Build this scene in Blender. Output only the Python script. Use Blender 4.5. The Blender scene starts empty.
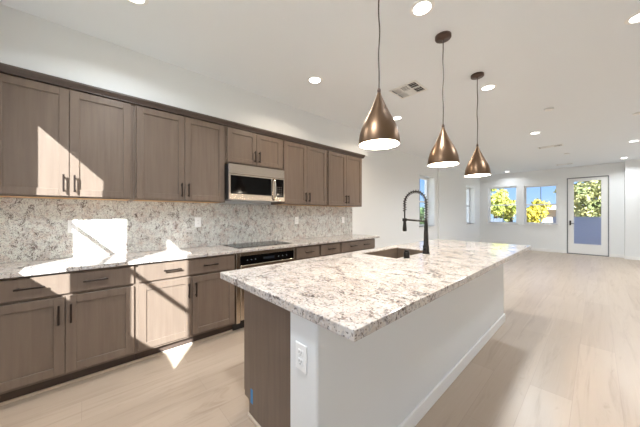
import bpy, bmesh, math, random
from mathutils import Vector, Matrix, noise as mnoise
random.seed(7)
S = bpy.context.scene
COL = S.collection
PI = math.pi
Rr = math.radians

# ---------------------------------------------------------------- camera, sky, sun, exposure
cam_d = bpy.data.cameras.new('camera')
cam_d.sensor_width = 36.0
cam_d.lens = 255.0 / 640.0 * 36.0
cam_d.shift_y = 0.5 / 640.0
cam_d.clip_start = 0.02
cam = bpy.data.objects.new('camera', cam_d)
cam.location = (0, 0, 1.298)
cam.rotation_euler = (PI / 2, 0, Rr(47.368))
COL.objects.link(cam)
S.camera = cam

SUN_DIR = Vector((-1.0, 0.68, -0.70)).normalized()
w = bpy.data.worlds.new('sky_world')
S.world = w
w.use_nodes = True
nt = w.node_tree
tc = nt.nodes.new('ShaderNodeTexCoord')
sx = nt.nodes.new('ShaderNodeSeparateXYZ')
nt.links.new(tc.outputs['Generated'], sx.inputs[0])
rp = nt.nodes.new('ShaderNodeValToRGB')
rp.color_ramp.elements[0].position = 0.0
rp.color_ramp.elements[0].color = (0.46, 0.69, 1.0, 1)
rp.color_ramp.elements[1].position = 0.6
rp.color_ramp.elements[1].color = (0.16, 0.36, 0.82, 1)
e_ = rp.color_ramp.elements.new(0.12); e_.color = (0.26, 0.50, 0.95, 1)
nt.links.new(sx.outputs['Z'], rp.inputs[0])
bg = nt.nodes['Background']
nt.links.new(rp.outputs[0], bg.inputs[0])
bg.inputs[1].default_value = 0.95

sun_d = bpy.data.lights.new('sun', 'SUN')
sun_d.energy = 18.0
sun_d.angle = Rr(0.6)
sun_d.color = (0.88, 0.96, 1.0)
sun = bpy.data.objects.new('sun', sun_d)
sun.rotation_euler = SUN_DIR.to_track_quat('-Z', 'Y').to_euler()
COL.objects.link(sun)

CAN_WATTS = 17.0
S.view_settings.view_transform = 'Standard'
S.view_settings.look = 'None'
S.view_settings.gamma = 1.0
S.view_settings.use_curve_mapping = False
S.view_settings.exposure = 0.40
try:
    S.cycles.use_denoising = True
    S.cycles.max_bounces = 10
    S.cycles.diffuse_bounces = 6
    S.cycles.sample_clamp_indirect = 40.0
    S.cycles.blur_glossy = 0.0
except Exception:
    pass

# ---------------------------------------------------------------- materials
def lin(r, g, b):
    f = lambda v: (v / 255 / 12.92) if v / 255 <= 0.04045 else ((v / 255 + 0.055) / 1.055) ** 2.4
    return (f(r), f(g), f(b), 1.0)

def mat(name, col, rough=0.5, metal=0.0, spec=0.5, **kw):
    m = bpy.data.materials.new(name)
    m.use_nodes = True
    b = m.node_tree.nodes['Principled BSDF']
    b.inputs['Base Color'].default_value = col
    b.inputs['Roughness'].default_value = rough
    b.inputs['Metallic'].default_value = metal
    b.inputs['Specular IOR Level'].default_value = spec
    for k, v in kw.items():
        b.inputs[k.replace('_', ' ')].default_value = v
    return m

class NB:
    """small node-building helper"""
    def __init__(self, m):
        self.t = m.node_tree
        self.b = self.t.nodes['Principled BSDF']
    def n(self, ty, **kw):
        o = self.t.nodes.new(ty)
        for k, v in kw.items():
            if k.startswith('i_'):
                o.inputs[k[2:].replace('_', ' ')].default_value = v
            else:
                setattr(o, k, v)
        return o
    def l(self, a, b):
        self.t.links.new(a, b)
    def coords(self, scale=(1, 1, 1), rot=(0, 0, 0), loc=(0, 0, 0)):
        c = self.n('ShaderNodeTexCoord')
        mp = self.n('ShaderNodeMapping')
        mp.inputs['Scale'].default_value = scale
        mp.inputs['Rotation'].default_value = rot
        mp.inputs['Location'].default_value = loc
        self.l(c.outputs['Object'], mp.inputs[0])
        return mp.outputs[0]
    def noise(self, v, scale, detail=3, rough=0.55, dist=0.0):
        o = self.n('ShaderNodeTexNoise', i_Scale=scale, i_Detail=detail, i_Roughness=rough, i_Distortion=dist)
        self.l(v, o.inputs['Vector'])
        return o.outputs['Fac']
    def ramp(self, f, p0, p1):
        o = self.n('ShaderNodeMapRange', interpolation_type='SMOOTHSTEP')
        o.inputs['From Min'].default_value = p0
        o.inputs['From Max'].default_value = p1
        self.l(f, o.inputs['Value'])
        return o.outputs[0]
    def mix(self, f, a, b):
        o = self.n('ShaderNodeMix', data_type='RGBA')
        for sock, v in ((o.inputs['Factor'], f), (o.inputs['A'], a), (o.inputs['B'], b)):
            pass
        fi = o.inputs[0]; ai = o.inputs[6]; bi = o.inputs[7]
        for s_, v in ((fi, f), (ai, a), (bi, b)):
            if hasattr(v, 'is_output'):
                self.l(v, s_)
            else:
                s_.default_value = v
        return o.outputs[2]
    def mul(self, a, b):
        o = self.n('ShaderNodeMath', operation='MULTIPLY')
        for s_, v in ((o.inputs[0], a), (o.inputs[1], b)):
            if hasattr(v, 'is_output'):
                self.l(v, s_)
            else:
                s_.default_value = v
        return o.outputs[0]

def painted(name, col, rough=0.6):
    m = mat(name, col, rough)
    k = NB(m)
    v = k.coords()
    f = k.noise(v, 90, 2)
    bp = k.n('ShaderNodeBump', i_Strength=0.04, i_Distance=0.002)
    k.l(f, bp.inputs['Height'])
    k.l(bp.outputs[0], k.b.inputs['Normal'])
    return m

def wood(name, c1, c2, rough=0.36, axis='z'):
    m = mat(name, c1, rough, spec=0.4)
    k = NB(m)
    sc = {'z': (30, 30, 1.8), 'y': (30, 1.8, 30), 'x': (1.8, 30, 30)}[axis]
    g = k.noise(k.coords(sc), 1.0, 5, 0.6, 0.3)
    big = k.noise(k.coords({'z': (5, 5, 1.2), 'y': (5, 1.2, 5), 'x': (1.2, 5, 5)}[axis]), 1.0, 3)
    c = k.mix(k.ramp(g, 0.3, 0.72), c1, c2)
    mid = tuple((a + b) / 2 * 0.93 for a, b in zip(c1[:3], c2[:3])) + (1,)
    c = k.mix(k.mul(k.ramp(big, 0.4, 0.75), 0.6), c, mid)
    k.l(c, k.b.inputs['Base Color'])
    return m

def granite(name, scale=1.0, dark=0.5, warm=0.5, base=(222, 214, 204), dim=1.0):
    D = lambda r, g, b: lin(r * dim, g * dim, b * dim)
    m = mat(name, lin(*base), 0.10, spec=0.55)
    k = NB(m)
    v = k.coords((scale, scale, scale), (0.3, 0.2, 0.7))
    vs_ = k.coords((scale * 0.8, scale * 1.5, scale), (0, 0, 0.6))
    c = k.mix(k.ramp(k.noise(v, 7, 4, 0.6, 0.6), 0.44, 0.68), lin(*base), D(210, 196, 184))
    c = k.mix(k.mul(k.ramp(k.noise(v, 14, 4, 0.65, 0.8), 0.50, 0.66), 0.6), c, D(196, 192, 190))
    c = k.mix(k.mul(k.ramp(k.noise(vs_, 26, 3, 0.6, 1.2), 0.58, 0.68), 0.25 + warm), c, D(176, 152, 134))
    def crystals(sc, chan, thr, amt, col, region=None):
        nonlocal c
        vo = k.n('ShaderNodeTexVoronoi', i_Scale=sc)
        k.l(vs_ if chan == 1 else v, vo.inputs['Vector'])
        cell = k.n('ShaderNodeSeparateColor')
        k.l(vo.outputs['Color'], cell.inputs[0])
        g = k.n('ShaderNodeMath', operation='GREATER_THAN'); g.inputs[1].default_value = thr
        k.l(cell.outputs[chan], g.inputs[0])
        f = k.mul(g.outputs[0], amt)
        if region is not None: f = k.mul(f, region)
        c = k.mix(f, c, col)
    crystals(70.0, 0, 0.72, 0.6, D(232, 228, 224))
    crystals(85.0, 2, 0.80, 0.5, D(170, 166, 166))
    cl = k.ramp(k.noise(vs_, 9, 4, 0.65, 0.8), 0.50, 0.62)
    crystals(78.0, 1, 1.0 - 0.45 * dark, 0.75, lin(112, 92, 84), cl)
    crystals(120.0, 1, 1.0 - 0.30 * dark, 0.8, lin(72, 64, 62), cl)
    crystals(150.0, 0, 1.0 - 0.09 * dark, 0.7, lin(84, 74, 72))
    k.l(c, k.b.inputs['Base Color'])
    return m

def planks(name):
    m = mat(name, lin(205, 185, 165), 0.33, spec=0.5)
    k = NB(m)
    c = k.n('ShaderNodeTexCoord')
    sx = k.n('ShaderNodeSeparateXYZ')
    k.l(c.outputs['Object'], sx.inputs[0])
    ax = k.n('ShaderNodeMath', operation='ADD'); ax.inputs[1].default_value = 0.576 + 0.23 * 20
    k.l(sx.outputs['X'], ax.inputs[0])
    ay = k.n('ShaderNodeMath', operation='ADD'); ay.inputs[1].default_value = 21.3
    k.l(sx.outputs['Y'], ay.inputs[0])
    cb = k.n('ShaderNodeCombineXYZ')
    k.l(ay.outputs[0], cb.inputs['X'])
    k.l(ax.outputs[0], cb.inputs['Y'])
    br = k.n('ShaderNodeTexBrick', offset=0.37, offset_frequency=2, squash=1.0)
    br.inputs['Scale'].default_value = 1.0
    br.inputs['Brick Width'].default_value = 1.83
    br.inputs['Row Height'].default_value = 0.23
    br.inputs['Mortar Size'].default_value = 0.0016
    br.inputs['Mortar Smooth'].default_value = 0.3
    br.inputs['Color1'].default_value = lin(188, 170, 151)
    br.inputs['Color2'].default_value = lin(176, 157, 138)
    br.inputs['Mortar'].default_value = lin(170, 150, 134)
    k.l(cb.outputs[0], br.inputs['Vector'])
    g = k.noise(k.coords((16, 1.1, 16)), 1.0, 5, 0.62, 0.9)
    g2 = k.noise(k.coords((60, 2.2, 60)), 1.0, 3, 0.6, 0.2)
    kn = k.noise(k.coords((5, 1.6, 5)), 1.0, 4, 0.6, 1.6)
    col = k.mix(k.mul(k.ramp(g, 0.48, 0.76), 0.5), br.outputs['Color'], lin(154, 134, 116))
    col = k.mix(k.mul(k.ramp(g2, 0.5, 0.8), 0.25), col, lin(196, 180, 164))
    col = k.mix(k.mul(k.ramp(kn, 0.62, 0.78), 0.4), col, lin(140, 116, 96))
    k.l(col, k.b.inputs['Base Color'])
    rr = k.n('ShaderNodeMapRange'); rr.inputs['To Min'].default_value = 0.26; rr.inputs['To Max'].default_value = 0.42
    k.l(g, rr.inputs['Value'])
    k.l(rr.outputs[0], k.b.inputs['Roughness'])
    bp = k.n('ShaderNodeBump', i_Strength=0.25, i_Distance=0.002, invert=True)
    k.l(br.outputs['Fac'], bp.inputs['Height'])
    k.l(bp.outputs[0], k.b.inputs['Normal'])
    return m

def emit(name, col, strength):
    m = mat(name, (0.8, 0.8, 0.8, 1), 0.5)
    b = m.node_tree.nodes['Principled BSDF']
    b.inputs['Emission Color'].default_value = col
    b.inputs['Emission Strength'].default_value = strength
    return m

def pane_mat(name, tint=(1, 1, 1, 1)):
    m = bpy.data.materials.new(name)
    m.use_nodes = True
    t = m.node_tree
    t.nodes.clear()
    o = t.nodes.new('ShaderNodeOutputMaterial')
    mx = t.nodes.new('ShaderNodeMixShader')
    tr = t.nodes.new('ShaderNodeBsdfTransparent'); tr.inputs[0].default_value = tint
    gl = t.nodes.new('ShaderNodeBsdfGlossy'); gl.inputs['Roughness'].default_value = 0.02
    lw = t.nodes.new('ShaderNodeLayerWeight'); lw.inputs['Blend'].default_value = 0.5
    pw = t.nodes.new('ShaderNodeMath'); pw.operation = 'POWER'; pw.inputs[1].default_value = 5.0
    t.links.new(lw.outputs['Facing'], pw.inputs[0])
    ad = t.nodes.new('ShaderNodeMath'); ad.operation = 'MULTIPLY_ADD'
    ad.inputs[1].default_value = 0.5; ad.inputs[2].default_value = 0.02
    t.links.new(pw.outputs[0], ad.inputs[0])
    t.links.new(ad.outputs[0], mx.inputs[0])
    t.links.new(tr.outputs[0], mx.inputs[1])
    t.links.new(gl.outputs[0], mx.inputs[2])
    t.links.new(mx.outputs[0], o.inputs[0])
    return m

def leaves_mat(name, c1, c2, sc=1.5):
    m = mat(name, c1, 0.6, spec=0.25)
    k = NB(m)
    f = k.noise(k.coords(), sc, 3)
    k.l(k.mix(k.ramp(f, 0.35, 0.65), c1, c2), k.b.inputs['Base Color'])
    return m

M = {
    'wall': painted('wall_paint', lin(233, 234, 233), 0.65),
    'ceil': painted('ceiling_paint', lin(233, 237, 240), 0.75),
    'trim': mat('white_trim_paint', lin(238, 237, 234), 0.4),
    'brown': wood('stained_cabinet_wood', lin(121, 105, 92), lin(110, 94, 82)),
    'browny': wood('stained_moulding_wood', lin(90, 77, 70), lin(76, 64, 58), axis='y'),
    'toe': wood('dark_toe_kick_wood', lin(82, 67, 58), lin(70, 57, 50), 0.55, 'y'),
    'maple': wood('raw_maple_underside', lin(222, 178, 120), lin(204, 158, 104), 0.5, 'y'),
    'shoe': mat('pale_shoe_moulding', lin(206, 190, 172), 0.5),
    'bronze': mat('dark_bronze_pull', lin(56, 46, 41), 0.38, 0.75),
    'black': mat('matte_black_metal', lin(52, 48, 45), 0.36, 0.6),
    'granite': granite('island_granite', 1.0, 0.85, 0.30, (206, 197, 188), 0.89),
    'granite_wall': granite('splash_granite', 1.7, 0.95, 0.0, (220, 222, 214), 0.97),
    'floor': planks('oak_floor_planks'),
    'steel': mat('brushed_stainless', lin(206, 194, 180), 0.24, 1.0),
    'glassblack': mat('black_appliance_glass', lin(10, 9, 9), 0.08, 0.0, 0.18),
    'darkplast': mat('dark_grey_plastic', lin(48, 46, 45), 0.4),
    'plate': mat('white_outlet_plastic', lin(242, 242, 240), 0.3),
    'slot': mat('outlet_slot_dark', lin(60, 58, 56), 0.6),
    'shade': mat('brushed_bronze_shade', lin(126, 102, 82), 0.36, 1.0),
    'canopy': mat('oil_rubbed_bronze', lin(98, 80, 72), 0.4, 0.7),
    'enamel': mat('white_enamel_lining', lin(250, 246, 240), 0.4),
    'bulb': emit('frosted_bulb', (1, 0.93, 0.82, 1), 14.0),
    'cordm': mat('grey_fabric_cord', lin(88, 82, 78), 0.7),
    'lens': emit('downlight_lens', (1, 0.97, 0.92, 1), 7.0),
    'pane': pane_mat('window_glass'),
    'vinyl': mat('white_vinyl_sash', lin(240, 241, 242), 0.35),
    'muntin': mat('grey_grille_bar', lin(126, 132, 146), 0.5),
    'gasket': mat('grey_door_gasket', lin(120, 120, 122), 0.6),
    'sink': mat('bronze_toned_sink', lin(124, 108, 93), 0.35, 0.3),
    'tape': mat('blue_painters_tape', lin(72, 142, 200), 0.7),
    'vent': mat('white_vent_metal', lin(232, 231, 228), 0.45),
    'duct': mat('dark_duct_interior', lin(70, 68, 66), 0.8),
    'parapet': mat('blue_grey_stucco', lin(188, 186, 200), 0.8),
    'rail': mat('balcony_cap_metal', lin(190, 186, 180), 0.5),
    'ground': leaves_mat('dry_ground', lin(150, 140, 110), lin(120, 118, 84), 0.6),
    'bark': wood('tree_bark', lin(92, 74, 58), lin(66, 53, 42), 0.9),
    'leafyel': leaves_mat('yellow_leaves', lin(206, 196, 96), lin(142, 152, 70)),
    'leafgold': leaves_mat('golden_leaves', lin(214, 192, 72), lin(178, 168, 66)),
    'leafoliv': leaves_mat('olive_leaves', lin(186, 178, 120), lin(116, 124, 78)),
    'leafgreen': leaves_mat('green_leaves', lin(104, 126, 76), lin(60, 84, 58)),
    'stucco': mat('pale_house_stucco', lin(206, 178, 158), 0.9),
    'stucco_white': mat('white_bounce_stucco', lin(232, 228, 222), 0.9),
    'roof': mat('pale_roof_tile', lin(196, 184, 172), 0.9),
    'fence': wood('grey_fence_boards', lin(120, 128, 142), lin(104, 112, 126), 0.8),
}

# ---------------------------------------------------------------- mesh helpers
def B():
    return bmesh.new()

def box(bm, x0, x1, y0, y1, z0, z1, bev=0.0, seg=1):
    x0, x1 = min(x0, x1), max(x0, x1); y0, y1 = min(y0, y1), max(y0, y1); z0, z1 = min(z0, z1), max(z0, z1)
    r = bmesh.ops.create_cube(bm, size=1.0)
    vs = r['verts']
    for v in vs:
        v.co = Vector(((x0 + x1) / 2 + v.co.x * (x1 - x0), (y0 + y1) / 2 + v.co.y * (y1 - y0), (z0 + z1) / 2 + v.co.z * (z1 - z0)))
    if bev > 0:
        es = list({e for v in vs for e in v.link_edges})
        bmesh.ops.bevel(bm, geom=es, offset=bev, segments=seg, affect='EDGES', profile=0.5)
    return bm

def lathe(bm, prof, cx, cy, n=40, caps=(False, False)):
    """prof: list of (r, z)"""
    rings = []
    for r, z in prof:
        rings.append([bm.verts.new((cx + r * math.cos(2 * PI * i / n), cy + r * math.sin(2 * PI * i / n), z)) for i in range(n)])
    for a, b in zip(rings, rings[1:]):
        for i in range(n):
            j = (i + 1) % n
            f = bm.faces.new((a[i], a[j], b[j], b[i])); f.smooth = True
    if caps[0]: bm.faces.new(list(reversed(rings[0])))
    if caps[1]: bm.faces.new(rings[-1])
    return bm

def tube(bm, pts, r, n=10, cap=True):
    pts = [Vector(p) for p in pts]
    rad = r if isinstance(r, (list, tuple)) else [r] * len(pts)
    rings = []
    up = None
    for i, p in enumerate(pts):
        d = (pts[min(i + 1, len(pts) - 1)] - pts[max(i - 1, 0)]).normalized()
        if up is None:
            up = Vector((0, 0, 1)) if abs(d.z) < 0.9 else Vector((0, 1, 0))
        a = d.cross(up).normalized()
        b = a.cross(d).normalized()
        up = b
        rings.append([bm.verts.new(p + (a * math.cos(2 * PI * k / n) + b * math.sin(2 * PI * k / n)) * rad[i]) for k in range(n)])
    for A, C in zip(rings, rings[1:]):
        for k in range(n):
            j = (k + 1) % n
            f = bm.faces.new((A[k], A[j], C[j], C[k])); f.smooth = True
    if cap:
        bm.faces.new(list(reversed(rings[0]))); bm.faces.new(rings[-1])
    return bm

def prism_y(bm, poly, y0, y1):
    """poly in (x, z), extruded along y"""
    a = [bm.verts.new((x, y0, z)) for x, z in poly]
    b = [bm.verts.new((x, y1, z)) for x, z in poly]
    n = len(poly)
    bm.faces.new(a); bm.faces.new(list(reversed(b)))
    for i in range(n):
        j = (i + 1) % n
        bm.faces.new((a[j], a[i], b[i], b[j]))
    bmesh.ops.recalc_face_normals(bm, faces=bm.faces[:])
    return bm

def root_loc(o):
    while o.parent is not None:
        o = o.parent
    return o.location

def obj(name, bm, m, parent=None, **props):
    off = root_loc(parent) if parent is not None else Vector((0, 0, 0))
    if off.length > 0:
        for v in bm.verts:
            v.co -= off
    me = bpy.data.meshes.new(name)
    bm.to_mesh(me); bm.free()
    me.materials.append(m)
    o = bpy.data.objects.new(name, me)
    COL.objects.link(o)
    o.parent = parent
    for k, v in props.items():
        o[k] = v
    return o

def thing(name, label, cat, loc, group=None, kind=None):
    o = bpy.data.objects.new(name, None)
    o.empty_display_size = 0.1
    o.location = loc
    COL.objects.link(o)
    o['label'] = label; o['category'] = cat
    if group: o['group'] = group
    if kind: o['kind'] = kind
    return o

def single(name, bm, m, label, cat, group=None):
    o = obj(name, bm, m)
    o['label'] = label; o['category'] = cat
    if group: o['group'] = group
    return o

def struct(name, bm, m, parent=None, label=None, cat=None):
    o = obj(name, bm, m, parent)
    if parent is None:
        o['kind'] = 'structure'
        o['label'] = label; o['category'] = cat
    return o

def slab_cells(bm, us, vs, holes, put):
    """cells of a grid except those inside holes"""
    for u0, u1 in zip(us, us[1:]):
        for v0, v1 in zip(vs, vs[1:]):
            cu, cv = (u0 + u1) / 2, (v0 + v1) / 2
            if any(h[0] < cu < h[1] and h[2] < cv < h[3] for h in holes):
                continue
            put(u0, u1, v0, v1)

def wall_holes(bm, axis, a0, a1, u0, u1, z0, z1, holes):
    us = sorted({u0, u1, *[h[0] for h in holes], *[h[1] for h in holes]})
    zs = sorted({z0, z1, *[h[2] for h in holes], *[h[3] for h in holes]})
    def put(p0, p1, q0, q1):
        if axis == 'x': box(bm, a0, a1, p0, p1, q0, q1)
        else: box(bm, p0, p1, a0, a1, q0, q1)
    slab_cells(bm, us, zs, holes, put)
    bmesh.ops.remove_doubles(bm, verts=bm.verts[:], dist=1e-5)
    # drop the inner faces shared by two cells
    seen = {}
    for f in bm.faces[:]:
        key = tuple(sorted(v.index for v in f.verts))
        seen.setdefault(key, []).append(f)
    return bm

# ---------------------------------------------------------------- the room
CEIL = 2.83
XW, XL, XR = -3.24, -3.19, 1.9
YB, YF = -0.54, 11.7
YSTEP = 7.77

b = B(); box(b, -3.6, 2.2, -0.9, 12.0, -0.15, 0.0)
struct('floor', b, M['floor'], label='pale oak plank floor running the length of the room', cat='floor')
b = B(); box(b, -3.7, 2.3, -0.9, 12.1, CEIL, CEIL + 0.35)
struct('ceiling', b, M['ceil'], label='smooth white ceiling over the whole open room', cat='ceiling')

LW1 = (6.62, 7.56, 0.95, 2.36)
LW2 = (10.12, 11.0, 0.93, 2.30)
b = B()
wall_holes(b, 'x', -3.54, XW, YB - 0.2, YSTEP, 0, CEIL, [LW1])
wall_holes(b, 'x', -3.54, XL, YSTEP, YF + 0.2, 0, CEIL, [LW2])
struct('wall_left', b, M['wall'], label='white wall behind the cabinets, running on past the kitchen to the far end', cat='wall')

FW1 = (-2.905, -1.99, 0.945, 2.335)
FW2 = (-1.79, -0.895, 0.945, 2.31)
FD = (-0.675, 0.25, 0.0, 2.475)
b = B()
wall_holes(b, 'y', YF, YF + 0.2, -3.54, XR + 0.2, 0, CEIL, [FW1, FW2, FD])
box(b, 0.547, XR + 0.2, YF - 0.28, YF, 0, CEIL)
struct('wall_far', b, M['wall'], label='white end wall with two windows and a glazed door', cat='wall')

def bx(v):   # a sun-patch edge (measured as Y + 0.68 X) carried back to the back wall
    return (v - YB) / 0.68
SZ0, SZ1 = 0.575 - 1.03 * YB, 1.74 - 1.03 * YB
BW1 = (bx(-2.262), bx(-1.85), SZ0, SZ1)
BW2 = (bx(-1.51), bx(-1.045), SZ0, SZ1)
fr = 0.0449
H1 = (BW1[0] - fr, BW1[1] + fr, SZ0 - fr, SZ1 + fr)
H2 = (BW2[0] - fr, BW2[1] + fr, SZ0 - fr, SZ1 + fr)
SL = (0.10, 1.85, 0.0, 2.50)      # added slider opening behind the camera, lets in extra daylight
b = B()
wall_holes(b, 'y', YB - 0.06, YB, -3.54, XR + 0.2, 0, CEIL, [H1, H2, SL])
struct('wall_back', b, M['wall'], label='white wall behind the camera with two windows', cat='wall')
b = B(); box(b, XR, XR + 0.2, YB - 0.2, YF + 0.2, 0, CEIL)
struct('wall_right', b, M['wall'], label='white wall along the right side of the room', cat='wall')

# boxed-out soffit over the wall cabinets
b = B(); box(b, XW, -2.945, YB, 3.95, 2.385, CEIL)
struct('wall_soffit', b, M['wall'], label='white boxed soffit between the wall cabinets and the ceiling', cat='soffit')

# baseboards
b = B(); box(b, XL, XL + 0.014, YSTEP, YF, 0, 0.10, 0.003); box(b, XW, XW + 0.014, 3.85, YSTEP, 0, 0.10, 0.003)
struct('baseboard_left', b, M['trim'], label='white baseboard along the left wall', cat='baseboard')
b = B()
box(b, XL + 0.014, FD[0] - 0.002, YF - 0.014, YF, 0, 0.10, 0.003); box(b, FD[1] + 0.002, 0.547, YF - 0.014, YF, 0, 0.10, 0.003)
box(b, 0.533, XR, YF - 0.294, YF - 0.28, 0, 0.10, 0.003)
struct('baseboard_far', b, M['trim'], label='white baseboard along the end wall', cat='baseboard')

# ---------------------------------------------------------------- windows and the glazed door
fr_back = 0.0449
def win_frame(axis, hole, at, depth, thick, vertical=True, mid=True, sill=0.0, sill_dir=1):
    """sash and bars of a window, in the plane axis = at"""
    u0, u1, z0, z1 = hole
    bars = B()
    def put(bm, p0, p1, q0, q1, d0, d1, bev=0.002):
        if axis == 'x': box(bm, d0, d1, p0, p1, q0, q1, bev)
        else: box(bm, p0, p1, d0, d1, q0, q1, bev)
    t = thick
    put(bars, u0, u0 + t, z0, z1, at, at + depth); put(bars, u1 - t, u1, z0, z1, at, at + depth)
    put(bars, u0 + t, u1 - t, z0, z0 + t, at, at + depth); put(bars, u0 + t, u1 - t, z1 - t, z1, at, at + depth)
    inner = B()
    zm = (z0 + z1) / 2 - (0.03 if thick == fr_back else 0)
    if mid: put(inner, u0 + t, u1 - t, zm - 0.022, zm + 0.022, at + 0.008, at + depth - 0.008)
    mun = B()
    if vertical:
        um = (u0 + u1) / 2
        put(mun, um - 0.009, um + 0.009, z0 + t, zm - 0.022, at + 0.018, at + depth - 0.018, 0)
        put(mun, um - 0.009, um + 0.009, zm + 0.022, z1 - t, at + 0.018, at + depth - 0.018, 0)
    pane = B()
    m_ = at + depth / 2
    put(pane, u0 + t * 0.9, u1 - t * 0.9, z0 + t * 0.9, z1 - t * 0.9, m_ - 0.002, m_ + 0.002, 0)
    return bars, inner, mun, pane

def window(name, label, axis, hole, at, depth, thick=0.045, vertical=True, sill=None):
    u0, u1, z0, z1 = hole
    loc = (at, (u0 + u1) / 2, z0) if axis == 'x' else ((u0 + u1) / 2, at, z0)
    r = thing(name, label, 'window', loc, kind='structure')
    bars, inner, mun, pane = win_frame(axis, hole, at, depth, thick, vertical)
    f = obj('sash_frame', bars, M['vinyl'], r)
    obj('meeting_rail', inner, M['vinyl'], r)
    if vertical: obj('muntin', mun, M['muntin'], r, label='thin grey bar')
    else: mun.free()
    obj('pane', pane, M['pane'], r)
    if sill:
        s = B(); box(s, *sill, 0.004)
        obj('sill', s, M['trim'], r)
    return r

window('window_1', 'white double-hung window on the end wall, left of its pair', 'y', FW1, YF + 0.09, 0.06, 0.05,
       sill=(FW1[0] - 0.05, FW1[1] + 0.05, YF - 0.05, YF + 0.09, FW1[2] - 0.03, FW1[2]))
window('window_2', 'white double-hung window on the end wall, next to the glazed door', 'y', FW2, YF + 0.09, 0.06, 0.05,
       sill=(FW2[0] - 0.05, FW2[1] + 0.05, YF - 0.05, YF + 0.09, FW2[2] - 0.03, FW2[2]))
window('window_3', 'window in the left wall seen edge-on behind the black faucet', 'x', LW1, -3.50, 0.06, 0.045, vertical=True,
       sill=(-3.44, XW + 0.03, LW1[0] - 0.03, LW1[1] + 0.03, LW1[2] - 0.03, LW1[2]))
window('window_4', 'narrow-looking window in the left wall just before the far corner', 'x', LW2, -3.42, 0.06, 0.045, vertical=True,
       sill=(-3.36, XL + 0.03, LW2[0] - 0.03, LW2[1] + 0.03, LW2[2] - 0.03, LW2[2]))
window('window_5', 'white window in the wall behind the camera, nearer the cabinets', 'y', H1, YB - 0.035, 0.03, fr, vertical=False)
window('window_6', 'white window in the wall behind the camera, nearer the island', 'y', H2, YB - 0.035, 0.03, fr, vertical=False)

r = thing('door_added_daylight', 'added unseen sliding glass door behind the camera, letting in extra daylight', 'door', (0.975, YB, 0), kind='structure')  # invented glazed opening, added to bring daylight in from behind
b = B()
for x0, x1, z0, z1 in ((SL[0], SL[0] + 0.05, 0, SL[3]), (SL[1] - 0.05, SL[1], 0, SL[3]), (0.935, 1.015, 0.05, SL[3] - 0.05), (SL[0] + 0.05, SL[1] - 0.05, SL[3] - 0.05, SL[3]), (SL[0] + 0.05, SL[1] - 0.05, 0, 0.05)):
    box(b, x0, x1, YB - 0.05, YB - 0.005, z0, z1, 0.003)
obj('door_frame', b, M['vinyl'], r)
for x0, x1 in ((SL[0] + 0.05, 0.935), (1.015, SL[1] - 0.05)):
    b = B(); box(b, x0, x1, YB - 0.03, YB - 0.026, 0.05, SL[3] - 0.05)
    obj('pane', b, M['pane'], r)

d = thing('door_1', 'white full-glass door to the balcony on the end wall', 'door', ((FD[0] + FD[1]) / 2, YF, 0), kind='structure')
b = B()
for x0, x1, z0, z1 in ((FD[0], FD[0] + 0.022, 0, FD[3]), (FD[1] - 0.022, FD[1], 0, FD[3]), (FD[0] + 0.022, FD[1] - 0.022, FD[3] - 0.022, FD[3])):
    box(b, x0, x1, YF - 0.004, YF + 0.12, z0, z1)
obj('door_frame', b, M['gasket'], d)
b = B(); box(b, FD[0] + 0.02, FD[1] - 0.02, YF - 0.01, YF + 0.14, 0.0, 0.02, 0.003)
obj('threshold', b, M['gasket'], d)
L0, L1, Z0, Z1 = FD[0] + 0.026, FD[1] - 0.026, 0.024, FD[3] - 0.026
G = (-0.53, 0.105, 0.315, 2.365)
b = B()
for x0, x1, z0, z1 in ((L0, G[0], Z0, Z1), (G[1], L1, Z0, Z1), (G[0], G[1], Z0, G[2]), (G[0], G[1], G[3], Z1)):
    box(b, x0, x1, YF + 0.02, YF + 0.065, z0, z1)
leaf = obj('door_leaf', b, M['trim'], d)
b = B()
for x0, x1, z0, z1 in ((G[0], G[0] + 0.018, G[2], G[3]), (G[1] - 0.018, G[1], G[2], G[3]), (G[0] + 0.018, G[1] - 0.018, G[2], G[2] + 0.018), (G[0] + 0.018, G[1] - 0.018, G[3] - 0.018, G[3])):
    box(b, x0, x1, YF + 0.012, YF + 0.072, z0, z1, 0.003)
obj('glazing_bead', b, M['trim'], leaf)
b = B(); box(b, G[0] + 0.01, G[1] - 0.01, YF + 0.04, YF + 0.046, G[2] + 0.01, G[3] - 0.01)
obj('pane', b, M['pane'], leaf)
b = B()
lathe(b, [(0.0, 0), (0.001, 0)], 0, 0, 6)
b.free(); b = B()
box(b, L0 + 0.035, L0 + 0.075, YF + 0.006, YF + 0.02, 0.93, 1.08, 0.004)
tube(b, [(L0 + 0.055, YF + 0.015, 0.99), (L0 + 0.055, YF - 0.04, 0.99)], 0.010, 8)
tube(b, [(L0 + 0.055, YF - 0.04, 0.99), (L0 + 0.15, YF - 0.04, 0.985)], [0.010, 0.007], 8)
obj('handle', b, M['bronze'], leaf)
# ---------------------------------------------------------------- cabinet pieces
def shaker(bm, xf, y0, y1, z0, z1, dr=1, st=0.058, th=0.02):
    """a shaker door whose face is at x = xf, facing dr"""
    xb = xf - dr * th
    bv = 0.0018
    box(bm, xb, xf, y0, y0 + st, z0, z1, bv); box(bm, xb, xf, y1 - st, y1, z0, z1, bv)
    box(bm, xb, xf, y0 + st, y1 - st, z0, z0 + st, bv); box(bm, xb, xf, y0 + st, y1 - st, z1 - st, z1, bv)
    box(bm, xb, xf - dr * 0.010, y0 + st - 0.004, y1 - st + 0.004, z0 + st - 0.004, z1 - st + 0.004)
    return bm

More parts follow.
